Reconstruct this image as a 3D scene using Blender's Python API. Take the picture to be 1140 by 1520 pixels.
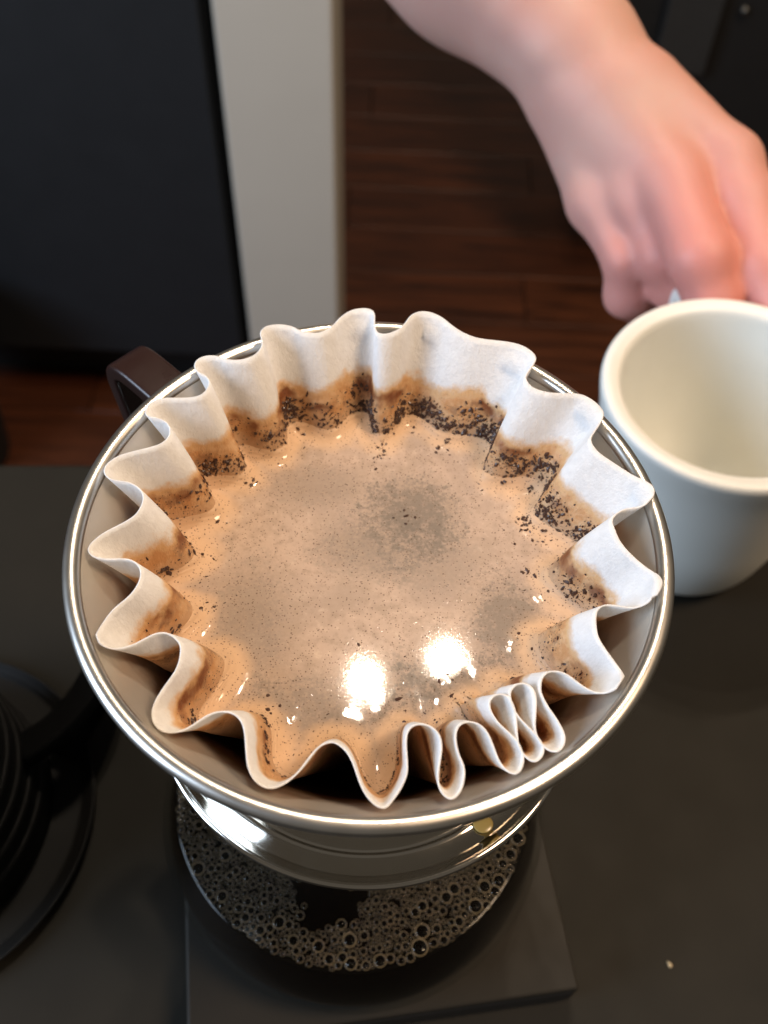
import bpy, bmesh, math, random
import numpy as np
from mathutils import Vector, Matrix

# ------------------------------------------------------------------ scene, camera, light
for o in list(bpy.data.objects):
    bpy.data.objects.remove(o)
random.seed(7)
rng = np.random.default_rng(7)
scene = bpy.context.scene
col = scene.collection

# metres; counter top is z = 0, the dripper's axis is x = y = 0, +y points away from the camera
CAM = Vector((.0023777, -.1072567, .3395122))
PITCH, ROLL, FOCAL = math.radians(54.18133), math.radians(2.54489), 1450.0
Fv = Vector((0, math.cos(PITCH), -math.sin(PITCH)))
X0 = Vector((1, 0, 0)); U0 = X0.cross(Fv)
Xv = math.cos(ROLL) * X0 + math.sin(ROLL) * U0
Uv = -math.sin(ROLL) * X0 + math.cos(ROLL) * U0


def at(px, py, depth):
    """A point of the photograph (1140 x 1520) at its distance along the lens axis."""
    return CAM + depth * (Fv + (px - 570) / FOCAL * Xv + (760 - py) / FOCAL * Uv)


cam = bpy.data.cameras.new('camera')
cam.sensor_fit = 'VERTICAL'; cam.sensor_height = 4.54; cam.sensor_width = 3.405
cam.lens = 4.54 * FOCAL / 1520
cam.clip_start = .01; cam.clip_end = 50
cam.dof.use_dof = True; cam.dof.focus_distance = .192; cam.dof.aperture_fstop = 2.1
co = bpy.data.objects.new('camera', cam); col.objects.link(co)
co.matrix_world = Matrix(((Xv.x, Uv.x, -Fv.x, CAM.x), (Xv.y, Uv.y, -Fv.y, CAM.y), (Xv.z, Uv.z, -Fv.z, CAM.z), (0, 0, 0, 1)))
scene.camera = co

w = bpy.data.worlds.new('World'); scene.world = w; w.use_nodes = True
w.node_tree.nodes['Background'].inputs[0].default_value = (1, .88, .72, 1)
w.node_tree.nodes['Background'].inputs[1].default_value = .10


def lamp(name, kind, loc, energy, color, target=(0, 0, .15), **kw):
    d = bpy.data.lights.new(name, kind); d.energy = energy; d.color = color
    for k, v in kw.items():
        setattr(d, k, v)
    o = bpy.data.objects.new(name, d); col.objects.link(o); o.location = loc
    o.rotation_euler = (Vector(target) - Vector(loc)).to_track_quat('-Z', 'Y').to_euler()
    return o


WARM = (1, .84, .66)
lamp('pendant_bulb', 'POINT', (-.018, .595, 1.416), 13, WARM, shadow_soft_size=.013)
lamp('pendant_bulb', 'POINT', (.111, .632, 1.416), 14, WARM, shadow_soft_size=.019)
lamp('pendant_bulb', 'POINT', (-.026, .470, 1.416), 8, WARM, shadow_soft_size=.011)
lamp('window_daylight', 'AREA', (-1.7, -.5, .9), 42, (.64, .79, 1), shape='RECTANGLE', size=1.0, size_y=1.2)
lamp('ceiling_lamp', 'AREA', (.9, -.1, 1.9), 28, (1, .72, .48), shape='DISK', size=.5)

scene.view_settings.view_transform = 'Standard'
scene.view_settings.look = 'None'
scene.view_settings.exposure = .12
scene.view_settings.gamma = 1
scene.view_settings.use_curve_mapping = False

# ------------------------------------------------------------------ helpers


def tag(o, label=None, cat=None, group=None, kind=None):
    if label: o['label'] = label
    if cat: o['category'] = cat
    if group: o['group'] = group
    if kind: o['kind'] = kind
    return o


def empty(name, loc, label, cat, rz=0):
    o = bpy.data.objects.new(name, None); col.objects.link(o)
    o.location = loc; o.rotation_euler.z = rz; o.empty_display_size = .02
    return tag(o, label, cat)


def obj(name, me, material, parent=None, smooth=True):
    o = bpy.data.objects.new(name, me); col.objects.link(o)
    if material:
        me.materials.clear(); me.materials.append(material)
    if smooth:
        me.polygons.foreach_set('use_smooth', [True] * len(me.polygons))
    if parent: o.parent = parent
    return o


def mesh(name, v, f):
    me = bpy.data.meshes.new(name)
    me.from_pydata([tuple(map(float, p)) for p in v], [], [tuple(map(int, q)) for q in f]); me.update()
    return me


def lathe(name, prof, n=96, closed=False):
    """prof: list of (r, z), revolved about z."""
    m = len(prof); v = []; f = []
    for i in range(n):
        a = 2 * math.pi * i / n
        for r, z in prof:
            v.append((r * math.cos(a), r * math.sin(a), z))
    for i in range(n):
        j = (i + 1) % n
        for k in range(m if closed else m - 1):
            l = (k + 1) % m
            f.append((i * m + k, j * m + k, j * m + l, i * m + l))
    return mesh(name, v, f)


def spline(pts, n=8):
    """Catmull-Rom through 2D or 3D points (open)."""
    p = [np.array(q, float) for q in pts]; p = [2 * p[0] - p[1]] + p + [2 * p[-1] - p[-2]]
    out = []
    for i in range(1, len(p) - 2):
        for k in range(n):
            t = k / n; a, b, c, d = p[i - 1:i + 3]
            out.append(.5 * (2 * b + (c - a) * t + (2 * a - 5 * b + 4 * c - d) * t * t + (3 * b - a - 3 * c + d) * t ** 3))
    out.append(p[-2]); return out


def box(name, x0, x1, y0, y1, z0, z1, bevel=.002, seg=2):
    bm = bmesh.new(); bmesh.ops.create_cube(bm, size=1)
    for q in bm.verts:
        q.co = ((x0 + x1) / 2 + q.co.x * (x1 - x0), (y0 + y1) / 2 + q.co.y * (y1 - y0), (z0 + z1) / 2 + q.co.z * (z1 - z0))
    if bevel:
        bmesh.ops.bevel(bm, geom=bm.edges[:], offset=bevel, segments=seg, affect='EDGES', profile=.5)
    me = bpy.data.meshes.new(name); bm.to_mesh(me); bm.free(); return me


def sweep(name, path, prof, up=(0, 0, 1), side=None):
    """Sweep a closed 2D profile (side, normal) along a 3D path; caps at both ends. side fixes the profile's first axis."""
    v = []; f = []; m = len(prof); P = [np.array(p, float) for p in path]
    for i, p in enumerate(P):
        t = P[min(i + 1, len(P) - 1)] - P[max(i - 1, 0)]; t /= np.linalg.norm(t)
        s = np.array(side, float) if side is not None else np.cross(t, up)
        s = s - s.dot(t) * t; s /= np.linalg.norm(s); u = np.cross(s, t)
        for a, b in prof: v.append(p + a * s + b * u)
    for i in range(len(P) - 1):
        for k in range(m):
            l = (k + 1) % m; f.append((i * m + k, i * m + l, (i + 1) * m + l, (i + 1) * m + k))
    f.append(tuple(range(m))[::-1]); f.append(tuple((len(P) - 1) * m + k for k in range(m)))
    return mesh(name, v, f)


def rrect(a, b, r, n=5):
    out = []
    for cx, cy, s in ((a - r, b - r, 0), (-a + r, b - r, 1), (-a + r, -b + r, 2), (a - r, -b + r, 3)):
        for k in range(n):
            t = (s + k / (n - 1)) * math.pi / 2; out.append((cx + r * math.cos(t), cy + r * math.sin(t)))
    return out


class NT:
    """Small helper round a material's node tree."""
    def __init__(s, name):
        s.m = bpy.data.materials.new(name); s.m.use_nodes = True; s.t = s.m.node_tree
        s.b = s.t.nodes['Principled BSDF']; s.out = s.t.nodes['Material Output']
        s.tc = s.t.nodes.new('ShaderNodeTexCoord')
    def n(s, typ, **kw):
        q = s.t.nodes.new(typ)
        for k, v in kw.items(): setattr(q, k, v)
        return q
    def l(s, a, b): s.t.links.new(a, b)
    def set(s, **kw):
        for k, v in kw.items():
            i = s.b.inputs[k.replace('_', ' ')]
            if hasattr(v, 'is_output'): s.l(v, i)
            else: i.default_value = v
        return s
    def map(s, scale=(1, 1, 1), src=None, rot=(0, 0, 0)):
        q = s.n('ShaderNodeMapping'); q.inputs['Scale'].default_value = scale; q.inputs['Rotation'].default_value = rot
        s.l(src or s.tc.outputs['Object'], q.inputs['Vector']); return q.outputs[0]
    def noise(s, scale, detail=3, rough=.5, vec=None, dist=0):
        q = s.n('ShaderNodeTexNoise'); q.inputs['Scale'].default_value = scale; q.inputs['Detail'].default_value = detail
        q.inputs['Roughness'].default_value = rough; q.inputs['Distortion'].default_value = dist
        s.l(vec or s.tc.outputs['Object'], q.inputs['Vector']); return q.outputs['Fac']
    def voro(s, scale, feature='F1', out='Distance', vec=None, rnd=1):
        q = s.n('ShaderNodeTexVoronoi', feature=feature); q.inputs['Scale'].default_value = scale
        q.inputs['Randomness'].default_value = rnd
        s.l(vec or s.tc.outputs['Object'], q.inputs['Vector']); return q.outputs[out]
    def math(s, op, a, b=None, c=None, clamp=False):
        q = s.n('ShaderNodeMath', operation=op, use_clamp=clamp)
        for i, v in enumerate((a, b, c)):
            if v is None: continue
            if hasattr(v, 'is_output'): s.l(v, q.inputs[i])
            else: q.inputs[i].default_value = v
        return q.outputs[0]
    def step(s, v, a, b, smooth=True):
        q = s.n('ShaderNodeMapRange', interpolation_type='SMOOTHSTEP' if smooth else 'LINEAR')
        s.l(v, q.inputs[0]); q.inputs[1].default_value = a; q.inputs[2].default_value = b; return q.outputs[0]
    def mix(s, fac, a, b):
        q = s.n('ShaderNodeMix', data_type='RGBA')
        for i, v in ((0, fac), (6, a), (7, b)):
            if hasattr(v, 'is_output'): s.l(v, q.inputs[i])
            else: q.inputs[i].default_value = v if i == 0 else (*v, 1)
        return q.outputs[2]
    def bump(s, h, strength, dist, normal=None):
        q = s.n('ShaderNodeBump'); q.inputs['Strength'].default_value = strength; q.inputs['Distance'].default_value = dist
        s.l(h, q.inputs['Height'])
        if normal: s.l(normal, q.inputs['Normal'])
        return q.outputs[0]
    def sep(s, src=None):
        q = s.n('ShaderNodeSeparateXYZ'); s.l(src or s.tc.outputs['Object'], q.inputs[0]); return q.outputs
    def attr(s, name):
        return s.n('ShaderNodeAttribute', attribute_name=name).outputs['Fac']


def plain(name, c, rough=.5, metallic=0, nscale=60, var=.2, bump=0, bscale=300, **kw):
    t = NT(name); nz = t.noise(nscale, 4, .6)
    t.set(Base_Color=t.mix(nz, tuple(x * (1 - var) for x in c), tuple(min(1, x * (1 + var)) for x in c)),
          Roughness=t.math('MULTIPLY_ADD', t.noise(nscale * 2.3, 3), .16, rough - .08), Metallic=metallic, **kw)
    if bump: t.set(Normal=t.bump(t.noise(bscale, 3), bump, .0004))
    return t.m
TOP=[(-4795,-2539),(-4778,-2296),(-4620,-1935),(-4404,-1691),(-4279,-1466),(-4235,-1224),(-4289,-1022),(-4447,-879),(-4654,-840),(-4917,-864),(-5191,-829),(-5331,-695),(-5323,-579),(-5262,-459),(-5094,-275),(-4763,-41),(-4556,150),(-4477,397),(-4494,580),(-4597,719),(-4792,833),(-5008,864),(-5206,895),(-5338,1035),(-5321,1227),(-5114,1453),(-4747,1602),(-4446,1728),(-4285,1846),(-4198,2028),(-4225,2227),(-4332,2379),(-4528,2468),(-4698,2495),(-4784,2573),(-4739,2861),(-4466,3007),(-4099,3028),(-3808,3077),(-3655,3179),(-3576,3373),(-3598,3539),(-3719,3653),(-3852,3718),(-3948,3858),(-3917,4051),(-3723,4161),(-3492,4150),(-3291,4063),(-3023,4053),(-2766,4142),(-2603,4340),(-2559,4543),(-2605,4728),(-2635,4905),(-2517,5077),(-2250,5150),(-1974,5125),(-1769,5007),(-1493,4972),(-1264,5037),(-1044,5257),(-938,5447),(-714,5671),(-480,5738),(-281,5724),(-176,5597),(-162,5362),(-155,5206),(-101,5043),(10,4983),(204,5010),(434,5163),(546,5351),(659,5568),(855,5685),(1093,5673),(1331,5555),(1569,5333),(1804,5165),(2115,5040),(2505,5001),(2816,4968),(3085,4882),(3292,4716),(3388,4521),(3314,4318),(3187,4100),(3134,3912),(3253,3678),(3504,3563),(3766,3530),(4143,3551),(4366,3516),(4580,3363),(4716,3183),(4734,3045),(4651,2834),(4491,2575),(4423,2391),(4558,2110),(4897,1835),(5260,1497),(5504,1277),(5555,1129),(5526,982),(5353,808),(5138,756),(4924,704),(4737,551),(4683,407),(4726,230),(4792,-4),(4972,-268),(5188,-488),(5397,-743),(5465,-946),(5425,-1096),(5307,-1267),(5066,-1370),(4835,-1382),(4542,-1341),(4375,-1368),(4261,-1482),(4223,-1639),(4216,-1817),(4232,-2028),(4342,-2266),(4482,-2500),(4576,-2698),(4590,-2898),(4513,-3051),(4365,-3133),(4147,-3133),(3934,-3045),(3785,-2936),(3605,-2794),(3418,-2743),(3258,-2777),(3158,-2899),(3135,-3066),(3143,-3164),(3241,-3387),(3384,-3605),(3494,-3822),(3516,-3977),(3446,-4135),(3322,-4187),(3159,-4117),(3046,-3936),(3008,-3749),(3035,-3493),(3047,-3201),(2976,-3040),(2838,-2974),(2695,-3020),(2603,-3140),(2608,-3287),(2679,-3510),(2826,-3694),(3003,-3875),(3131,-4057),(3139,-4211),(3043,-4343),(2922,-4358),(2805,-4256),(2720,-4106),(2698,-3858),(2692,-3573),(2652,-3382),(2570,-3223),(2409,-3182),(2283,-3253),(2234,-3353),(2247,-3497),(2366,-3700),(2545,-3865),(2693,-4015),(2777,-4196),(2796,-4348),(2735,-4533),(2613,-4598),(2452,-4500),(2351,-4338),(2280,-4126),(2178,-3882),(2027,-3747),(1844,-3724),(1705,-3793),(1638,-3938),(1644,-4155),(1704,-4367),(1772,-4516),(1777,-4725),(1717,-4935),(1599,-5072),(1481,-5062),(1363,-4921),(1337,-4715),(1359,-4504),(1393,-4259),(1371,-4044),(1263,-3892),(1078,-3822),(896,-3862),(793,-4008),(790,-4255),(814,-4498),(811,-4709),(714,-4950),(573,-5161),(472,-5269),(324,-5232),(140,-5052),(9,-4792),(-94,-4527),(-226,-4320),(-384,-4204),(-506,-4179),(-682,-4264),(-819,-4438),(-978,-4687),(-1140,-4873),(-1335,-5000),(-1510,-5022),(-1697,-4927),(-1837,-4725),(-1903,-4457),(-1955,-4152),(-2031,-3936),(-2152,-3815),(-2293,-3758),(-2507,-3768),(-2707,-3873),(-2953,-4073),(-3184,-4152),(-3400,-4124),(-3561,-3975),(-3616,-3788),(-3581,-3562),(-3443,-3262),(-3323,-3025),(-3280,-2787),(-3299,-2550),(-3414,-2417),(-3589,-2322),(-3776,-2348),(-3978,-2479),(-4179,-2609),(-4418,-2689),(-4657,-2683),(-4783,-2570)]

SPOTS = [(.0085, .0175, .0110, .0105, .8), (.0, .0085, .012, .008, .5), (.018, -.025, .017, .009, .9), (.029, -.010, .008, .013, .75), (-.010, -.030, .017, .008, .6), (-.024, -.012, .009, .015, .45), (-.012, .024, .012, .006, .4), (.014, .006, .010, .009, .4), (.004, -.034, .012, .005, .6)]
MUG_LEAN, MUG_HANDLE = .0, -8
# (kind, [(px, py, depth, radius)...], blend)
HAND_CHAINS = [
    ('palm', [(579, -215, .440, .048), (710, -73, .425, .0390), (858, 86, .414, .0255), (895, 132, .411, .0210)], .010),
    ('palm', [(895, 132, .411, .0210), (920, 185, .410, .0190)], .010),
    ('palm', [(850, 158, .418, .0180), (884, 300, .414, .0115)], .010),
    ('palm', [(885, 160, .411, .0180), (944, 298, .402, .0118)], .010),
    ('palm', [(918, 155, .404, .0180), (1000, 275, .390, .0128)], .010),
    ('palm', [(955, 145, .404, .0180), (1078, 240, .392, .0122)], .007),
    ('finger', [(886, 300, .413, .0115), (932, 385, .406, .0100), (930, 438, .416, .0092), (960, 462, .435, .0082)], .003),
    ('finger', [(944, 298, .402, .0120), (985, 380, .396, .0108), (1002, 425, .404, .0100), (1015, 432, .425, .0092)], .003),
    ('finger', [(1000, 275, .390, .0134), (1040, 385, .374, .0122), (1058, 442, .378, .0106), (1062, 462, .40, .0095)], .003),
    ('finger', [(1081, 246, .392, .0132), (1100, 300, .386, .0128), (1130, 395, .376, .0114), (1165, 470, .372, .0104), (1180, 510, .388, .0096)], .003),
    ('finger', [(985, 195, .420, .0155), (1070, 300, .438, .0135), (1100, 390, .43, .0118), (1100, 440, .410, .0105)], .003),
]

RIM_Z, FOAM_Z = .184, .166

# ------------------------------------------------------------------ the setting: floor, counter
t = NT('floor_wood')
info = t.n('ShaderNodeObjectInfo')
vec = t.n('ShaderNodeVectorMath', operation='ADD'); t.l(t.map((1.2, 16, 16)), vec.inputs[0])
cmb = t.n('ShaderNodeCombineXYZ'); t.l(t.math('MULTIPLY', info.outputs['Random'], 37.), cmb.inputs[0]); t.l(t.math('MULTIPLY', info.outputs['Random'], 91.), cmb.inputs[1])
t.l(cmb.outputs[0], vec.inputs[1])
g = t.noise(3.2, 6, .65, vec.outputs[0], .6)
base = t.mix(t.step(g, .3, .72), (.020, .0055, .0020), (.125, .036, .0115))
base = t.mix(t.math('MULTIPLY', info.outputs['Random'], .75), base, (.045, .012, .0045))
t.set(Base_Color=base, Roughness=.42, Normal=t.bump(g, .25, .001))
M_floor = t.m
M_counter = plain('counter_laminate', (.0145, .0132, .0102), .65, 0, 25, .22, .12, 1400)
M_counter.node_tree.nodes['Principled BSDF'].inputs['Specular IOR Level'].default_value = .15
M_edge = plain('counter_edge', (.02, .02, .019), .5)

FLOOR_Z = -.919
fl = obj('floor', box('floor', -4, 4, .05, 5, FLOOR_Z - .06, FLOOR_Z - .009, 0), plain('subfloor', (.01, .006, .004), .8), smooth=False)
tag(fl, kind='structure')
plank = box('plank', -.55, .55, -.0647, .0647, -.008, 0, .0008, 1)
pi = 0
for r in range(24):
    y = .14 + r * .130
    off = (r * .377) % 1.1
    for c in range(5):
        x = -2.6 + off + c * 1.103
        if abs(x) > .62 + y * .9 + .55: continue
        p = obj('plank', plank, M_floor, fl, False); p.location = (x, y, FLOOR_Z + random.uniform(-.0006, .0006)); pi += 1

cn = obj('counter', box('counter', -.9, .9, -.75, .1635, -.032, 0, .0025, 3), M_counter, smooth=False)
cn.rotation_euler.z = math.radians(3.0); tag(cn, kind='structure')
crm = []
# ------------------------------------------------------------------ cabinet, post, dark furniture behind
M_navy = plain('navy_panel', (.0085, .0105, .0135), .6, 0, 9, .15, .1, 500)
M_black = plain('black_matte', (.006, .006, .006), .6)
M_post = plain('grey_paint', (.53, .495, .43), .6, 0, 7, .06, .08, 300)
cb = empty('dark_cabinet', (-.72, 1.2, FLOOR_Z), 'dark navy blue flat cabinet front beyond the counter at upper left', 'cabinet')
inv = lambda o: Matrix.Translation(-o.location)


def child(name, me, m, parent, smooth=False):
    me.transform(inv(parent)); return obj(name, me, m, parent, smooth)


child('body', box('b', -1.25, -.232, 1.03, 1.5, -.82, .12, .002), M_black, cb)
child('front_panel', box('p', -1.24, -.238, 1.012, 1.028, -.80, .11, .002), M_navy, cb)
child('toe_kick', box('k', -1.22, -.25, 1.08, 1.45, FLOOR_Z, -.822, .001), M_black, cb)
po = obj('support_post', box('post', -.219, -.081, 1.0, 1.16, FLOOR_Z, .3, .004), M_post, smooth=False)
tag(po, 'plain pale grey square post beside the dark navy cabinet', 'post')
bk = empty('black_cabinet', (.95, 1.6, FLOOR_Z), 'black cabinet with grey door strip in the upper right corner', 'cabinet')
child('body', box('b', .305, 1.7, 1.32, 1.9, -.63, .2, .004), M_black, bk)
child('plinth', box('b', .44, 1.66, 1.36, 1.86, FLOOR_Z, -.632, .004), M_black, bk)
child('door', box('d', .375, .452, 1.300, 1.318, -.455, .18, .002), plain('charcoal_door', (.022, .022, .021), .55), bk)
kn = bmesh.new(); bmesh.ops.create_uvsphere(kn, u_segments=16, v_segments=10, radius=.006)
me = bpy.data.meshes.new('knob'); kn.to_mesh(me); kn.free(); me.transform(Matrix.Translation((.487, 1.314, -.362)))
child('knob', me, plain('knob_metal', (.16, .15, .13), .4, 1), bk, True)
bn = obj('waste_bin', lathe('bin', spline([(.001, 0), (.075, 0), (.085, .01), (.10, .20), (.112, .285), (.112, .292), (.108, .292), (.096, .20), (.08, .02), (.001, .015)], 3), 48), M_black)
bn.location = (-.70, .88, FLOOR_Z); tag(bn, 'small black waste bin on the wood floor at the left edge', 'bin')

# ------------------------------------------------------------------ scale
sc = empty('kitchen_scale', (0, 0, 0), 'flat square dark grey kitchen scale under the glass carafe', 'scale', math.radians(9.8))
M_scale = plain('scale_plastic', (.0140, .0120, .0086), .6, 0, 40, .15, .1, 1800)
M_scale.node_tree.nodes['Principled BSDF'].inputs['Specular IOR Level'].default_value = .25
M_scale2 = plain('scale_side', (.012, .012, .012), .45)
# local frame: right edge u = .0588, front edge v = -.0605
obj('body', box('body', -.0592, .0588, -.0605, .078, .0015, .0150, .0022, 3), M_scale2, sc, False)
obj('platform', box('platform', -.0588, .0584, -.0601, .0776, .0152, .0180, .0009, 2), M_scale, sc, False)
for fx in (-.045, .045):
    for fy in (-.045, .063):
        ft = obj('foot', lathe('foot', [(.0001, 0), (.006, 0), (.006, .0014), (.0001, .0014)], 20), M_black, sc); ft.location = (fx, fy, 0)

# ------------------------------------------------------------------ carafe with brewed coffee
CX, CY, S = -.003, -.001, .018
tg = NT('clear_glass')
tr = tg.n('ShaderNodeBsdfTransparent'); tr.inputs[0].default_value = (.95, .96, .95, 1)
gl = tg.n('ShaderNodeBsdfGlossy'); gl.inputs['Roughness'].default_value = .03
lw = tg.n('ShaderNodeLayerWeight'); lw.inputs['Blend'].default_value = .5
ms = tg.n('ShaderNodeMixShader'); tg.l(tg.math('MULTIPLY_ADD', tg.math('POWER', lw.outputs['Facing'], 4.), .35, .015), ms.inputs[0])
tg.l(tr.outputs[0], ms.inputs[1]); tg.l(gl.outputs[0], ms.inputs[2]); tg.l(ms.outputs[0], tg.out.inputs[0])
M_glass = tg.m
cf = empty('glass_carafe', (CX, CY, S), 'round clear glass coffee carafe under the steel dripper', 'carafe')
gp = spline([(.050, .0006), (.0565, .004), (.0597, .012), (.0585, .024), (.0538, .040), (.0488, .056), (.0455, .072), (.0442, .088), (.0448, .0985)], 6)
glass = obj('glass_body', lathe('glass', [(.0001, .0006)] + [tuple(p) for p in gp], 128), M_glass, cf)
coff = NT('black_coffee'); coff.set(Base_Color=(.002, .001, .0005, 1), Roughness=.09, IOR=1.33)
M_coffee = coff.m
FZ = .054
prof = [(max(r - .0019, .0001), z + S) for r, z in ([(.0001, .0026)] + [tuple(p) for p in gp]) if z + S < FZ - .0005]
prof[0] = (.0001, S + .0026); prof[1:1] = [(.048, S + .0026)]
prof = [p for p in prof if p[1] >= S + .0026]
rf = np.interp(FZ - S, [p[1] for p in gp], [p[0] for p in gp]) - .0019
prof += [(rf, FZ), (rf - .0012, FZ - .0004), (.0001, FZ - .0004)]
bc = obj('brewed_coffee', lathe('coffee', prof, 96), M_coffee); bc.location = (CX, CY, 0)
tag(bc, 'black brewed coffee topped with tan bubbles in the carafe', 'coffee')

# bubbles packed on its surface: big ones are parts, the fine froth is one part
bt = NT('bubble_film')
bt.set(Base_Color=bt.mix(bt.noise(160), (.14, .092, .042), (.24, .175, .095)), Roughness=.22)
M_film = bt.m
dm = NT('bubble_dome')
d1 = dm.n('ShaderNodeBsdfTransparent'); d2 = dm.n('ShaderNodeBsdfGlossy'); d2.inputs['Roughness'].default_value = .06
d3 = dm.n('ShaderNodeMixShader'); d4 = dm.n('ShaderNodeLayerWeight'); d4.inputs['Blend'].default_value = .5
dm.l(dm.math('MULTIPLY_ADD', dm.math('POWER', d4.outputs['Facing'], 3.), .25, .02), d3.inputs[0]); dm.l(d1.outputs[0], d3.inputs[1]); dm.l(d2.outputs[0], d3.inputs[2]); dm.l(d3.outputs[0], dm.out.inputs[0])
M_dome = dm.m


def bubble_geo(n=14):
    v = []; f = []; mi = []
    for i in range(n):
        a = 2 * math.pi * i / n
        for k in range(4):
            b = 2 * math.pi * k / 4 + .78
            r = 1 + .085 * math.cos(b); v.append((r * math.cos(a), r * math.sin(a), .14 * math.sin(b) + .1))
    for i in range(n):
        for k in range(4):
            f.append((i * 4 + k, ((i + 1) % n) * 4 + k, ((i + 1) % n) * 4 + (k + 1) % 4, i * 4 + (k + 1) % 4)); mi.append(0)
    b0 = len(v)
    for k, (r, z) in enumerate(((.92, .14), (.68, .30), (.34, .38))):
        for i in range(n):
            a = 2 * math.pi * i / n; v.append((r * math.cos(a), r * math.sin(a), z))
    for k in range(2):
        for i in range(n):
            j = (i + 1) % n; f.append((b0 + k * n + i, b0 + k * n + j, b0 + k * n + n + j, b0 + k * n + n + i)); mi.append(1)
    f.append(tuple(b0 + 2 * n + i for i in range(n))); mi.append(1)
    return v, f, mi


bub = []
tries = 0
while tries < 30000 and len(bub) < 4000:
    tries += 1
    a = rng.uniform(0, 2 * math.pi); r = (rf - .0008) * math.sqrt(rng.uniform(0, 1))
    x, y = r * math.cos(a), r * math.sin(a)
    gx, gy = x + CX + .008, y + CY + .036
    if (gx / .0115) ** 2 + (gy / .0085) ** 2 < 1 + .35 * math.sin(5 * math.atan2(gy, gx) + 1) * rng.random() + .25 * rng.standard_normal(): continue
    q = r / rf
    big = max(0, (q - .62) / .38)
    want = .00040 + .0004 * rng.random() + big * (.0003 + .0014 * rng.random() ** 2.2) * (1.2 if x > 0 else .9)
    if bub:
        B = np.array(bub); gap = (np.hypot(B[:, 0] - x, B[:, 1] - y) - B[:, 2]).min()
    else: gap = 1
    rr = min(want, gap * 1.10, rf - r)
    if rr < .00030: continue
    bub.append((x, y, rr))
bub.sort(key=lambda b: -b[2])
bv, bf, bm_ = bubble_geo()
ub = mesh('bubble', bv, bf); ub.materials.append(M_film); ub.materials.append(M_dome)
ub.polygons.foreach_set('material_index', bm_); ub.polygons.foreach_set('use_smooth', [True] * len(bf))
for x, y, r in bub[:180]:
    o = bpy.data.objects.new('bubble', ub); col.objects.link(o); o.parent = bc
    o.location = (x, y, FZ); o.scale = (r, r, r); o.rotation_euler.z = rng.uniform(0, 6)
V = []; Fc = []; MI = []
sv, sf, smi = bubble_geo(9)
sv = np.array(sv)
for x, y, r in bub[180:]:
    n0 = len(V); V.extend(map(tuple, sv * r + (x, y, FZ - .0001))); Fc.extend(tuple(q + n0 for q in p) for p in sf); MI.extend(smi)
fm = mesh('froth', V, Fc); fm.materials.append(M_film); fm.materials.append(M_dome); fm.polygons.foreach_set('material_index', MI)
fm.polygons.foreach_set('use_smooth', [True] * len(Fc))
fo = bpy.data.objects.new('froth', fm); col.objects.link(fo); fo.parent = bc; tag(fo, kind='stuff')

# ------------------------------------------------------------------ steel dripper
def steel(name, rough, stain=False):
    t = NT(name); z = t.sep()
    c = (.74, .69, .61) if stain else (.66, .63, .58)
    n1 = t.noise(45, 4); fine = t.noise(14, 2, .5, t.map((1, 1, 160)))
    base = t.mix(n1, tuple(x * .9 for x in c), c)
    if stain:
        zz = t.math('ADD', z[2], t.math('MULTIPLY', t.math('SUBTRACT', t.noise(55, 4, .6), .5), .022))
        base = t.mix(t.math('MULTIPLY', t.step(zz, .1735, .165), .85), base, (.20, .095, .03))
        base = t.mix(t.math('MULTIPLY', t.step(zz, .166, .158), .9), base, (.03, .012, .005))
    t.set(Base_Color=base, Metallic=.68 if stain else 1., Roughness=t.math('MULTIPLY_ADD', t.noise(120, 3), .14, rough - .05),
          Normal=t.bump(fine, .05, .0003))
    return t.m


M_satin = steel('satin_steel', .38, True)
M_polish = steel('polished_steel', .055)
M_rim = steel('rim_steel', .30)
dr = empty('coffee_dripper', (0, 0, .118), 'round stainless steel pour-over dripper with brown handle on the carafe', 'dripper')
dl = Matrix.Translation((0, 0, -.118))


def dchild(name, me, m, smooth=True):
    o = obj(name, me, m, dr, smooth); o.matrix_parent_inverse = Matrix.Identity(4); me.transform(dl); return o


def dsteel(m):   # shift the stain's height with the part's own frame
    for n in m.node_tree.nodes:
        if n.type == 'MAP_RANGE' and n.inputs[1].default_value > .15:
            n.inputs[1].default_value -= .118; n.inputs[2].default_value -= .118


dsteel(M_satin)
bowl = [(.0001, .1262), (.0265, .1262), (.0285, .1275), (.0300, .130), (.0405, .1530), (.0510, .1755), (.0545, .1815), (.0552, .1830)]
dchild('inner_wall', lathe('inner_wall', bowl, 160), M_satin)
rim = []
for k in range(20):     # rolled lip
    a = math.pi * 2 * k / 20
    rim.append((.0567 + .0017 * math.cos(a), .1834 + .0016 * math.sin(a)))
dchild('rim', lathe('rim', rim, 192, True), M_rim)
dchild('outer_wall', lathe('outer_wall', [(.0562, .1812), (.0556, .1795), (.0520, .1740), (.0415, .1520), (.0325, .1330), (.0322, .1262)], 160), M_polish)
plate = spline([(.0322, .1275), (.0328, .1255), (.036, .1243), (.0385, .1240), (.0392, .1229), (.0425, .1224), (.0432, .1214), (.0468, .1210), (.0478, .1218), (.0490, .1238), (.0500, .1252), (.0510, .1249), (.0511, .1238), (.0502, .1226), (.0485, .1212), (.0440, .1202), (.040, .1196), (.030, .1190)], 5)
dchild('base_plate', lathe('base_plate', [tuple(p) for p in plate], 160), M_polish)
dchild('collar', lathe('collar', [(.030, .1192), (.030, .112), (.026, .109), (.0001, .109)], 96), M_polish)
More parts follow.
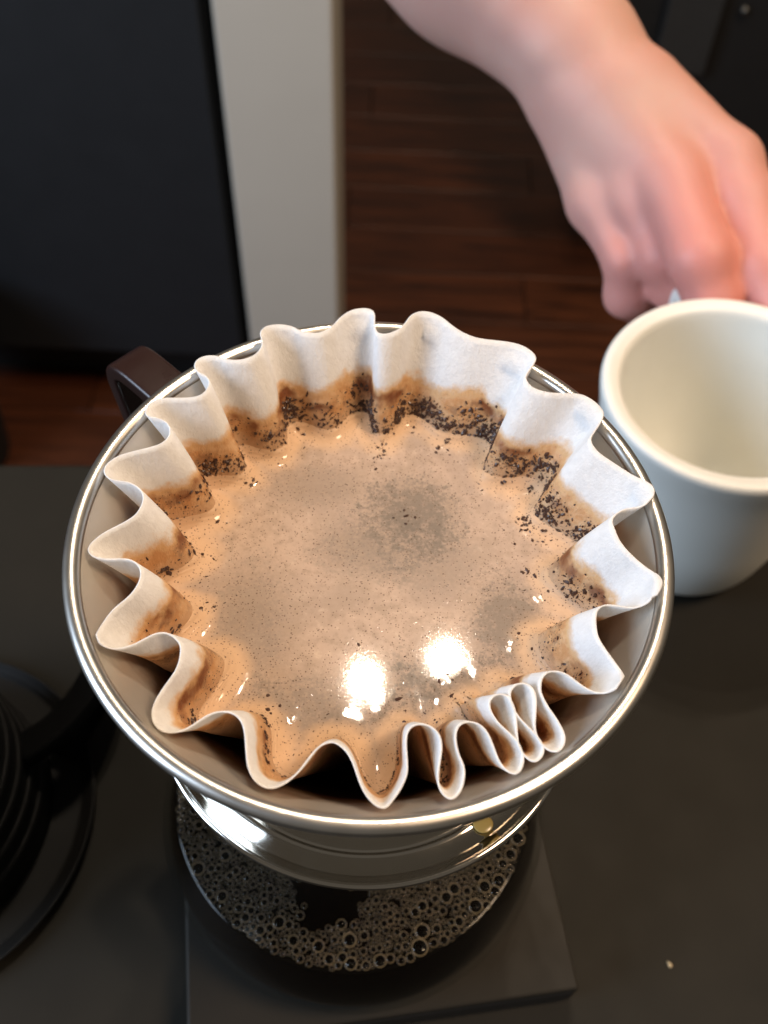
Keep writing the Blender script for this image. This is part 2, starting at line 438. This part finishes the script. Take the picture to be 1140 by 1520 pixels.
# handle: a flat brown plastic strap bent into a squared loop
M_brown = plain('brown_plastic', (.020, .0075, .006), .30, 0, 60, .2, .06, 900, IOR=1.5)
hd = Vector((-.745, .667, 0)).normalized(); hs = Vector((-hd.y, hd.x, 0))
hpath = []
for u, z in spline([(.0500, .1705), (.058, .1712), (.068, .1716), (.0755, .1714), (.0792, .1696), (.0802, .1660), (.0792, .160), (.0765, .150), (.071, .140), (.064, .1335), (.055, .130), (.046, .1288), (.0375, .1282)], 5):
    hpath.append(tuple(hd * u + Vector((0, 0, z + .0030))))
dchild('handle', sweep('handle', hpath, rrect(.0051, .0021, .0010), side=hs), M_brown)
# a dried coffee drop on the base plate
dpm = NT('coffee_drop'); dpm.set(Base_Color=(.26, .19, .06, 1), Roughness=.2)
bm = bmesh.new(); bmesh.ops.create_uvsphere(bm, u_segments=24, v_segments=12, radius=.0022)
me = bpy.data.meshes.new('coffee_drop'); bm.to_mesh(me); bm.free()
me.transform(Matrix.Translation((.0276, -.0350, .1219)) @ Matrix.Diagonal((1.05, .95, .13, 1)))
dchild('coffee_drop', me, dpm.m)

# ------------------------------------------------------------------ paper filter
P = np.array(TOP, float) / 1e5
N0 = len(P)
seg = np.linalg.norm(np.roll(P, -1, 0) - P, axis=1)
dense = []
for i in range(N0):
    a, b, c, d = P[i - 1], P[i], P[(i + 1) % N0], P[(i + 2) % N0]
    for k in range(8):
        s = k / 8
        dense.append(.5 * (2 * b + (c - a) * s + (2 * a - 5 * b + 4 * c - d) * s * s + (3 * b - a - 3 * c + d) * s ** 3))
dense = np.array(dense)
for _ in range(10):
    dense = .25 * np.roll(dense, 1, 0) + .5 * dense + .25 * np.roll(dense, -1, 0)
L = np.r_[0, np.cumsum(np.linalg.norm(np.roll(dense, -1, 0) - dense, axis=1))]
NP = 1100
uu = np.linspace(0, L[-1], NP, endpoint=False)
dd = np.vstack([dense, dense[:1]])
top = np.c_[np.interp(uu, L, dd[:, 0]), np.interp(uu, L, dd[:, 1])]
rt = np.hypot(top[:, 0], top[:, 1]); th = np.unwrap(np.arctan2(top[:, 1], top[:, 0]))


def csm(a, n):
    for _ in range(n): a = .25 * np.roll(a, 1) + .5 * a + .25 * np.roll(a, -1)
    return a


tho = np.sort(th)[::-1]                      # monotone angle: lower down no pleat overhangs the next
lin = th[0] - 2 * math.pi * np.arange(NP) / NP
thm = lin + csm(tho - lin, 30)
rs = csm(rt, 12)
env = np.max([np.roll(rs, k) for k in range(-36, 37, 3)], axis=0); env = csm(env, 900)
rmid = np.clip(.0452 - (env - rs) * .98, .033, .0455); rmid = csm(rmid, 6)     # pleats keep their depth down to the coffee
zt = RIM_Z + .0006 + .075 * top[:, 1] + .0004 * np.sin(th * 9 + 1)
mid = np.c_[rmid * np.cos(thm), rmid * np.sin(thm)]
rb = .0262 + (rmid - .042) * .35
bot = np.c_[rb * np.cos(thm), rb * np.sin(thm)]
zt = np.where(rt > .0540, np.maximum(zt, .1857 + (rt - .054) * .5), zt); zt = csm(zt, 20)


def rmax(z):                                            # keep the paper inside the wall and clear of the lip
    return np.where(z > .1853, .0585, np.where(z > .1825, .0540, .0546 - (.183 - z) * .4667))


def clampr(xy, z):
    r = np.hypot(xy[..., 0], xy[..., 1]); k = np.minimum(1, rmax(z) / r); return xy * k[..., None]


rows = []
R1, R2 = 18, 6
for k in range(R1):
    s = k / R1
    e = s + .10 * math.sin(math.pi * s)                 # a faint outward curl of the wall
    zr = zt * (1 - s) + FOAM_Z * s
    xy = clampr(top * (1 - e) + mid * e, zr)
    rows.append(np.c_[xy, zr])
for k in range(R2 + 1):
    s = k / R2
    rows.append(np.c_[mid * (1 - s) + bot * s, np.full(NP, FOAM_Z * (1 - s) + .1275 * s)])
PV = np.concatenate(rows); nr = len(rows)
PF = []
for k in range(nr - 1):
    for i in range(NP):
        j = (i + 1) % NP
        PF.append((k * NP + i, k * NP + j, (k + 1) * NP + j, (k + 1) * NP + i))
PF.append(tuple((nr - 1) * NP + i for i in range(NP)))
t = NT('filter_paper')
z = t.sep()[2]
n1 = t.noise(110, 4, .6); n2 = t.noise(420, 3, .6)
zz = t.math('ADD', z, t.math('ADD', t.math('MULTIPLY', t.math('SUBTRACT', n1, .5), .0085), t.math('MULTIPLY', t.math('SUBTRACT', n2, .5), .0022)))
fibc = t.noise(700, 4, .75, t.map((1, 1, .45)))
dry = t.mix(t.step(fibc, .3, .7), (.88, .87, .855), (.95, .945, .935))
wet = t.mix(t.step(n2, .35, .7), (.68, .36, .155), (.80, .52, .28))
c = t.mix(t.step(zz, .1760, .1784), (.80, .52, .26), dry)
c = t.mix(t.step(zz, .1750, .1764), wet, c)
ring = t.math('MULTIPLY', t.step(zz, .1715, .1742), t.step(zz, .1768, .1748))
c = t.mix(t.math('MULTIPLY', ring, t.step(t.noise(95, 3), .47, .60)), c, (.25, .085, .03))
silt = t.math('MULTIPLY', t.step(t.noise(150, 4, .7), .50, .64), t.step(zz, .1752, .1730))
c = t.mix(t.math('MULTIPLY', silt, .6), c, (.22, .11, .07))
film = t.math('ADD', z, t.math('MULTIPLY', t.math('SUBTRACT', n1, .5), .004))
c = t.mix(t.math('MULTIPLY', t.step(film, .1725, .1685), .9), c, (.70, .46, .275))
spk = t.math('MULTIPLY', t.step(t.voro(1500), .26, .18), t.step(zz, .1765, .1735))
spk = t.math('MULTIPLY', spk, t.step(t.noise(130, 3), .45, .6))
c = t.mix(spk, c, (.05, .018, .008))
crepe = t.noise(900, 3, .6, t.map((1, 1, .35)))
fib = t.noise(2600, 2, .6, t.map((1, 1, .5)))
hgt = t.math('ADD', crepe, t.math('MULTIPLY', fib, .6))
nb = t.bump(hgt, .7, .00028)
wetm = t.step(zz, .1772, .1745)
t.set(Base_Color=c, Roughness=t.math('MULTIPLY_ADD', wetm, -.5, .92), Normal=nb)
tl = t.n('ShaderNodeBsdfTranslucent'); t.l(c, tl.inputs[0]); t.l(nb, tl.inputs['Normal'])
mx = t.n('ShaderNodeMixShader'); t.l(t.math('MULTIPLY_ADD', wetm, -.10, .30), mx.inputs[0]); t.l(t.b.outputs[0], mx.inputs[1]); t.l(tl.outputs[0], mx.inputs[2])
t.l(mx.outputs[0], t.out.inputs[0])
M_paper = t.m
pf = obj('paper_filter', mesh('filter', PV, PF), M_paper)
sm = pf.modifiers.new('s', 'SOLIDIFY'); sm.thickness = .00030; sm.offset = 0
tag(pf, 'white fluted wave paper filter lining the steel dripper, stained brown below', 'filter')

# ------------------------------------------------------------------ brewing coffee (foam)
NF = 550
st = NP // NF
fth = thm[::st]; fr_ = rmid[::st]; frs = csm(fr_, 300)
cont = mid[::st]
zed = FOAM_Z + .0022
lip = []
for i in range(0, NP, st):
    s = (zt[i] - zed) / (zt[i] - FOAM_Z); e = s + .10 * math.sin(math.pi * s); lip.append(clampr(top[i] * (1 - e) + mid[i] * e, np.float64(zed)))
lip = np.array(lip)
FR = [np.c_[lip * 1.002, np.full(NF, zed)]]; fr_rows = [np.zeros(NF)]


def foam_h(d): return .0018 * np.exp(-d / .0011) + .0003 * np.exp(-d / .0028)


for q in list(np.linspace(.995, .80, 26)) + list(np.linspace(.785, .03, 44)):
    b = np.clip((1 - q) / .6, 0, 1); b = b * b * (3 - 2 * b)
    rad = (fr_ * (1 - b) + frs * b) * q
    xy = np.c_[rad * np.cos(fth), rad * np.sin(fth)]
    dist = np.array([np.sqrt(((cont - p) ** 2).sum(1).min()) for p in xy])
    FR.append(np.c_[xy, FOAM_Z + foam_h(dist)]); fr_rows.append(dist)
FVt = np.concatenate(FR + [np.array([[0, 0, FOAM_Z]])]); ci = len(FVt) - 1
FF = []
for k in range(len(FR) - 1):
    for i in range(NF):
        j = (i + 1) % NF; FF.append((k * NF + i, k * NF + j, (k + 1) * NF + j, (k + 1) * NF + i))
for i in range(NF): FF.append(((len(FR) - 1) * NF + i, (len(FR) - 1) * NF + (i + 1) % NF, ci))
me = mesh('foam', FVt, FF)
at_ = me.attributes.new('edge', 'FLOAT', 'POINT'); at_.data.foreach_set('value', np.r_[np.concatenate(fr_rows), [.04]].astype(np.float32))
t = NT('coffee_foam')
ed = t.attr('edge'); xyz = t.sep()
big = t.noise(48, 4, .62, None, .3); med = t.noise(190, 4, .65); sml = t.noise(1300, 3, .7)


def spot(x, y, rx, ry):
    return t.math('ADD', t.math('POWER', t.math('DIVIDE', t.math('SUBTRACT', xyz[0], x), rx), 2), t.math('POWER', t.math('DIVIDE', t.math('SUBTRACT', xyz[1], y), ry), 2))


c = t.mix(t.step(big, .38, .66), (.49, .36, .275), (.39, .29, .225))
fn = t.noise(380, 4, .75)
c = t.mix(t.math('MULTIPLY', t.step(fn, .50, .70), .5), c, (.29, .21, .155))
c = t.mix(t.math('MULTIPLY', t.step(fn, .46, .30), .35), c, (.64, .50, .38))
c = t.mix(t.math('MULTIPLY', t.step(med, .45, .72), .6), c, (.36, .27, .20))
for (x, y, rx, ry, amt) in SPOTS:
    d = t.math('ADD', spot(x, y, rx, ry), t.math('MULTIPLY', t.math('SUBTRACT', med, .5), 2.0))
    d = t.math('ADD', d, t.math('MULTIPLY', t.math('SUBTRACT', big, .5), 2.2))
    d = t.math('ADD', d, t.math('MULTIPLY', t.math('SUBTRACT', fn, .5), 2.4))
    d = t.math('ADD', d, t.math('MULTIPLY', t.math('SUBTRACT', sml, .5), 2.2))
    c = t.mix(t.math('MULTIPLY', t.step(d, 1.6, -.2), amt), c, (.15, .125, .10))
rimc = t.math('ADD', ed, t.math('MULTIPLY', t.math('SUBTRACT', big, .5), .010))
c = t.mix(t.math('MULTIPLY', t.step(rimc, .0060, .0012), .75), c, (.66, .43, .255))
v1 = t.voro(1000); v1c = t.n('ShaderNodeTexVoronoi'); v1c.inputs['Scale'].default_value = 1150; t.l(t.tc.outputs['Object'], v1c.inputs['Vector'])
rnd = t.sep(v1c.outputs['Color'])[0]
dots = t.math('MULTIPLY', t.step(v1c.outputs['Distance'], .24, .12), t.step(rnd, .40, .5))
c = t.mix(t.math('MULTIPLY', dots, .8), c, (.085, .045, .025))
v2 = t.n('ShaderNodeTexVoronoi'); v2.inputs['Scale'].default_value = 1800; t.l(t.tc.outputs['Object'], v2.inputs['Vector'])
dots2 = t.math('MULTIPLY', t.step(v2.outputs['Distance'], .30, .18), t.step(t.sep(v2.outputs['Color'])[1], .5, .6))
c = t.mix(t.math('MULTIPLY', dots2, .7), c, (.14, .085, .055))
h = t.math('ADD', t.math('MULTIPLY', sml, .5), t.math('MULTIPLY', med, 1.2))
h = t.math('SUBTRACT', h, t.math('MULTIPLY', dots, .5))
h = t.math('SUBTRACT', h, t.math('MULTIPLY', dots2, .25))
hc = t.math('ADD', t.math('MULTIPLY', t.noise(1900, 2, .6), .40), t.math('MULTIPLY', t.noise(420, 2, .5), .55))
hc = t.math('SUBTRACT', hc, t.math('MULTIPLY', dots, .6))
t.set(Base_Color=c, Roughness=t.math('MULTIPLY_ADD', med, .14, .38), Normal=t.bump(h, .30, .00026), IOR=1.36, Coat_Weight=t.math('MULTIPLY', t.math('MAXIMUM', t.step(ed, .0055, .0110), t.math('MULTIPLY', t.step(t.noise(260, 2), .52, .58), t.step(ed, .0006, .0014))), 1.), Coat_Roughness=.05, Coat_IOR=1.36,
      Coat_Normal=t.bump(hc, .30, .000036), Specular_IOR_Level=.2)
t.b.inputs['Subsurface Weight'].default_value = 0
M_foam = t.m
bw = obj('brewing_coffee', me, M_foam)
tag(bw, 'tan foamy wet coffee filling the paper filter', 'coffee')

# ------------------------------------------------------------------ coffee grounds (uncountable flakes)
GV = []; GF = []
ico = [(0, 0, 1), (.9, 0, .1), (.2, .8, -.1), (-.8, .45, .1), (-.65, -.6, -.1), (.3, -.85, .1), (0, 0, -1)]
icf = [(0, 1, 2), (0, 2, 3), (0, 3, 4), (0, 4, 5), (0, 5, 1), (6, 2, 1), (6, 3, 2), (6, 4, 3), (6, 5, 4), (6, 1, 5)]
ico = np.array(ico)


def flake(p, nrm, size):
    nrm = Vector(nrm).normalized(); q = nrm.to_track_quat('Z', 'Y').to_matrix() @ Matrix.Rotation(rng.uniform(0, 6.28), 3, 'Z')
    sh = ico * (size * rng.uniform(.7, 1.5), size * rng.uniform(.45, .9), size * rng.uniform(.25, .5)) * rng.uniform(.75, 1.2, (7, 1))
    n0 = len(GV); A = np.array(q)
    GV.extend(map(tuple, sh @ A.T + np.array(p))); GF.extend(tuple(k + n0 for k in f) for f in icf)


def paper_at(i, zq):
    s = min(max((zt[i] - zq) / (zt[i] - FOAM_Z), 0), 1); e = s + .10 * math.sin(math.pi * s)
    return clampr(top[i] * (1 - e) + mid[i] * e, np.float64(zq))


clump = csm(rng.standard_normal(NP), 25); clump /= clump.std()
def on_paper(i, zq, size):
    i = int(i) % NP
    p = paper_at(i, zq); q = paper_at((i + 3) % NP, zq); tg2 = q - p
    nn = np.array([tg2[1], -tg2[0]])
    if nn @ p > 0: nn = -nn
    nn /= np.linalg.norm(nn) + 1e-12
    flake((*(p + nn * .0003), zq), (nn[0], nn[1], .5), size)


n = 0
while n < 900:
    i = int(rng.integers(NP))
    if rng.random() > .3 + .7 * min(1, max(0, (rs[i] - .043) / .012)): continue
    on_paper(i, FOAM_Z + .001 + .0095 * rng.beta(1.2, 2.2), .00013 + .0004 * rng.random() ** 2.4); n += 1
n = 0
while n < 140:                                              # wet clumps, most of them in the outer folds at the back and right
    i = int(rng.integers(NP)); ang = thm[i]
    if rng.random() > (.12 + .88 * min(1, max(0, (rs[i] - .045) / .008))) * (.45 + .55 * max(0, math.sin(ang + .45))): continue
    z0 = FOAM_Z + .0012 + .0075 * rng.beta(1.3, 1.6); n += 1
    for k in range(int(rng.integers(8, 34))):
        zq = z0 + rng.normal(0, .0011)
        if zq < FOAM_Z + .0008 or zq > FOAM_Z + .0115: continue
        on_paper(i + rng.normal(0, 4.0), zq, .00018 + .00060 * rng.random() ** 2)
n = 0
while n < 620:                                              # washed up at the edge of the foam
    i = int(rng.integers(NP))
    if clump[(i + 60) % NP] < rng.uniform(-.6, 1.4): continue
    if rng.random() > .22 + .78 * max(0, math.sin(thm[i] + .45)): continue
    dist = abs(rng.normal(0, .0028)) + .0005
    r = rmid[i] - dist
    flake((r * math.cos(thm[i]), r * math.sin(thm[i]), FOAM_Z + float(foam_h(dist)) + .00003), (0, 0, 1), .00016 + .00058 * rng.random() ** 2.4); n += 1
for k in range(230):                                        # single specks floating on the foam
    a = rng.uniform(0, 6.28); r = .034 * math.sqrt(rng.random())
    flake((r * math.cos(a), r * math.sin(a), FOAM_Z + .00001), (0, 0, 1), .00008 + .00014 * rng.random() ** 2)
for x, y, s in ((.0073, .0172, .0006), (.0072, .0150, .0005), (.0092, .0168, .0004), (.0068, .0186, .0004), (-.0015, -.015, .0004), (.0045, .0165, .0004)):
    flake((x, y, FOAM_Z + .0001), (0, 0, 1), s)
gm = plain('wet_grounds', (.055, .025, .016), .34, 0, 900, .4)
go = obj('coffee_grounds', mesh('grounds', GV, GF), gm, smooth=False)
tag(go, 'dark wet coffee grounds scattered around the foam and filter wall', 'coffee grounds', kind='stuff')

# ------------------------------------------------------------------ black ribbed canister at the left edge
M_rubber = plain('black_plastic', (.004, .0037, .0032), .62, 0, 60, .2, .1, 900)
M_rubber.node_tree.nodes['Principled BSDF'].inputs['Specular IOR Level'].default_value = .22
rcn = empty('ribbed_canister', (-.153, -.002, 0), 'black ribbed round canister cut off by the left edge', 'canister')
obj('saucer', lathe('saucer', spline([(.0001, .0004), (.050, .0004), (.0575, .0016), (.0600, .0042), (.0605, .0052), (.0597, .0056), (.0570, .0038), (.050, .0030), (.0001, .0030)], 4), 96), M_rubber, rcn)
obj('body', lathe('body', [(.0001, .0032), (.046, .0032), (.0455, .012), (.0385, .060), (.034, .066), (.0001, .067)], 96), M_rubber, rcn)
for k in range(6):
    z0 = .016 + k * .0085; r0 = np.interp(z0, [.012, .060], [.0455, .0385])
    obj('rib', lathe('rib', [(r0 + .0010 * math.cos(a) , z0 + .0022 * math.sin(a)) for a in np.linspace(0, 2 * math.pi, 12, endpoint=False)], 96, True), M_rubber, rcn)
hp = [(.040, .014, .030), (.050, .022, .032), (.056, .033, .031), (.058, .044, .027), (.057, .048, .020), (.054, .042, .013), (.046, .022, .010)]
M_hb = plain('handle_black', (.002, .002, .002), .75); M_hb.node_tree.nodes['Principled BSDF'].inputs['Specular IOR Level'].default_value = .08
obj('handle', sweep('handle', [tuple(p) for p in spline(hp, 6)], rrect(.0060, .0030, .0014), side=(.95, .0, .3)), M_hb, rcn)

# ------------------------------------------------------------------ white mug at the counter's far edge
ax = Vector((-.045, .0, 1)).normalized()
hdl = Vector((-.02, 1, 0)); hdl = (hdl - ax * hdl.dot(ax)).normalized()
zz_ = ax; xx_ = hdl; yy_ = zz_.cross(xx_)
base_ = Vector((.1265, .1318, .0022))
mg = bpy.data.objects.new('coffee_mug', None); col.objects.link(mg); mg.empty_display_size = .02
mg.matrix_world = Matrix(((xx_.x, yy_.x, zz_.x, base_.x), (xx_.y, yy_.y, zz_.y, base_.y), (xx_.z, yy_.z, zz_.z, base_.z), (0, 0, 0, 1)))
tag(mg, 'thick white ceramic mug held by its handle at the right', 'mug')
M_mug = plain('white_ceramic', (.79, .79, .735), .38, 0, 30, .03, .03, 60, IOR=1.5)
pr = spline([(.0001, .0030), (.024, .0030), (.027, .0008), (.0295, .0004), (.0325, .003), (.0352, .010), (.0385, .026), (.0415, .050), (.0440, .074), (.0456, .0850), (.0458, .0885), (.0445, .0902), (.0415, .0900), (.0388, .0875), (.0378, .076), (.0366, .058), (.0345, .040), (.0300, .024), (.022, .0135), (.012, .0095), (.0001, .0090)], 6)
obj('body', lathe('mug_body', [tuple(p) for p in pr], 128), M_mug, mg)
hpath = [(.041, 0, .073), (.050, 0, .0775), (.060, 0, .077), (.068, 0, .069), (.069, 0, .056), (.065, 0, .043), (.056, 0, .033), (.046, 0, .027), (.036, 0, .024)]
obj('handle', sweep('mug_handle', [tuple(p) for p in spline(hpath, 6)], rrect(.0075, .0045, .0040, 6), side=(0, 1, 0)), M_mug, mg)

# ------------------------------------------------------------------ hand and forearm: one continuous surface
def A(p): return np.array(at(p[0], p[1], p[2]))


def cone(Q, a, ra, b, rb_):
    a, b = np.asarray(a), np.asarray(b); ab = b - a; L2 = ab @ ab
    tt = np.clip(((Q - a) @ ab) / L2, 0, 1)
    return np.linalg.norm(Q - a - tt[..., None] * ab, axis=-1) - (ra + (rb_ - ra) * tt)


def smin(a, b, k):
    h = np.clip(.5 + .5 * (b - a) / k, 0, 1); return b + (a - b) * h - k * h * (1 - h)


def chain(Q, pts, k=.003):
    d = None
    for p, q in zip(pts[:-1], pts[1:]):
        e = cone(Q, A(p), p[3], A(q), q[3]); d = e if d is None else smin(d, e, k)
    return d


allp = np.array([A(p) for ch in HAND_CHAINS for p in ch[1]])
lo, hi = allp.min(0) - .05, allp.max(0) + .05
VS = .0021
nx, ny, nz = [int(q) for q in np.ceil((hi - lo) / VS)]
gx, gy, gz = np.meshgrid(np.arange(nx), np.arange(ny), np.arange(nz), indexing='ij')
Q = (np.stack([gx, gy, gz], -1) * VS + lo).astype(np.float32)
body_d = None; fingers = []
for kind, pts, k in HAND_CHAINS:
    d = chain(Q, pts, k if kind == 'palm' else .004)
    if kind == 'palm': body_d = d if body_d is None else smin(body_d, d, k)
    else: fingers.append((d, k))
fd = None
for d, k in fingers:
    fd = d if fd is None else smin(fd, d, .0022)
D = smin(body_d, fd, .007)


def surface_nets(D, lo, vs):
    S_ = D < 0; nx, ny, nz = D.shape
    cnt = np.zeros((nx - 1, ny - 1, nz - 1)); acc = np.zeros((nx - 1, ny - 1, nz - 1, 3))
    C8 = [(i, j, k) for i in (0, 1) for j in (0, 1) for k in (0, 1)]
    sl = lambda c: D[c[0]:nx - 1 + c[0], c[1]:ny - 1 + c[1], c[2]:nz - 1 + c[2]]
    for i, a in enumerate(C8):
        for b in C8[i + 1:]:
            if sum(abs(p - q) for p, q in zip(a, b)) != 1: continue
            da, db = sl(a), sl(b); m = (da < 0) != (db < 0)
            tt = np.where(m, da / np.where(m, da - db, 1), 0)
            for ax_ in range(3): acc[..., ax_] += np.where(m, a[ax_] + tt * (b[ax_] - a[ax_]), 0)
            cnt += m
    act = cnt > 0; idx = -np.ones(act.shape, int); idx[act] = np.arange(act.sum())
    I = np.argwhere(act); verts = (I + acc[act] / cnt[act][:, None]) * vs + lo
    faces = []
    for ax_ in range(3):
        a, b = [(1, 2), (2, 0), (0, 1)][ax_]
        s0 = [slice(1, -1)] * 3; s1 = [slice(1, -1)] * 3
        s0[ax_] = slice(0, -1); s1[ax_] = slice(1, None)
        d0, d1 = S_[tuple(s0)], S_[tuple(s1)]
        for flip, m in ((False, d0 & ~d1), (True, ~d0 & d1)):
            e = np.argwhere(m)
            off = np.ones(3, int); off[ax_] = 0
            e = e + off
            da_ = np.zeros(3, int); da_[a] = 1; db_ = np.zeros(3, int); db_[b] = 1
            q = [e - da_ - db_, e - db_, e, e - da_]
            q = [idx[tuple(p.T)] for p in q]
            if flip: q = q[::-1]
            faces.append(np.stack(q, 1))
    faces = np.concatenate(faces); return verts, faces[(faces >= 0).all(1)]


hv, hf = surface_nets(D, lo, VS)
# relax the voxel steps
ed_ = np.concatenate([hf[:, [0, 1]], hf[:, [1, 2]], hf[:, [2, 3]], hf[:, [3, 0]]])
for it in range(6):
    acc = np.zeros_like(hv); cn_ = np.zeros(len(hv))
    np.add.at(acc, ed_[:, 0], hv[ed_[:, 1]]); np.add.at(cn_, ed_[:, 0], 1)
    np.add.at(acc, ed_[:, 1], hv[ed_[:, 0]]); np.add.at(cn_, ed_[:, 1], 1)
    lam = .55 if it % 2 == 0 else -.5
    hv = hv + lam * (acc / np.maximum(cn_, 1)[:, None] - hv)
t = NT('skin')
n1 = t.noise(28, 3); n2 = t.noise(240, 3)
c = t.mix(t.step(n1, .35, .7), (.58, .345, .285), (.58, .31, .255))
c = t.mix(t.math('MULTIPLY', n2, .25), c, (.55, .27, .20))
# redder skin towards the knuckles and finger ends
dk = t.n('ShaderNodeVectorMath', operation='DISTANCE'); t.l(t.n('ShaderNodeNewGeometry').outputs['Position'], dk.inputs[0]); dk.inputs[1].default_value = tuple(at(1010, 440, .385))
c = t.mix(t.math('MULTIPLY', t.step(dk.outputs['Value'], .085, .015), .75), c, (.66, .235, .20))
lines = t.noise(900, 4, .7, t.map((1, 1, 1)))
t.set(Base_Color=c, Roughness=.5, Normal=t.bump(lines, .25, .0003), IOR=1.4)
t.b.inputs['Subsurface Weight'].default_value = .25
t.b.inputs['Subsurface Radius'].default_value = (.006, .0022, .0012)
t.b.inputs['Subsurface Scale'].default_value = 1.0
ho = obj('person', mesh('hand', hv, hf), t.m)
tag(ho, 'bare forearm and right hand reaching in to grip the white mug', 'person')

bm = bmesh.new(); bmesh.ops.create_icosphere(bm, subdivisions=2, radius=.0011)
for q in bm.verts: q.co *= 1 + .25 * math.sin(q.co.x * 3000 + q.co.y * 2100); q.co.x *= .6; q.co.z *= .5
me = bpy.data.meshes.new('crumb'); bm.to_mesh(me); bm.free()
cr = obj('crumb', me, plain('crumb', (.45, .36, .22), .7)); cr.location = CAM + (at(994, 1432, 1) - CAM) * (-(CAM.z - .0005) / (at(994, 1432, 1) - CAM).z)
cr.rotation_euler.z = .5; tag(cr, 'tiny pale crumb lying alone on the dark counter', 'crumb')
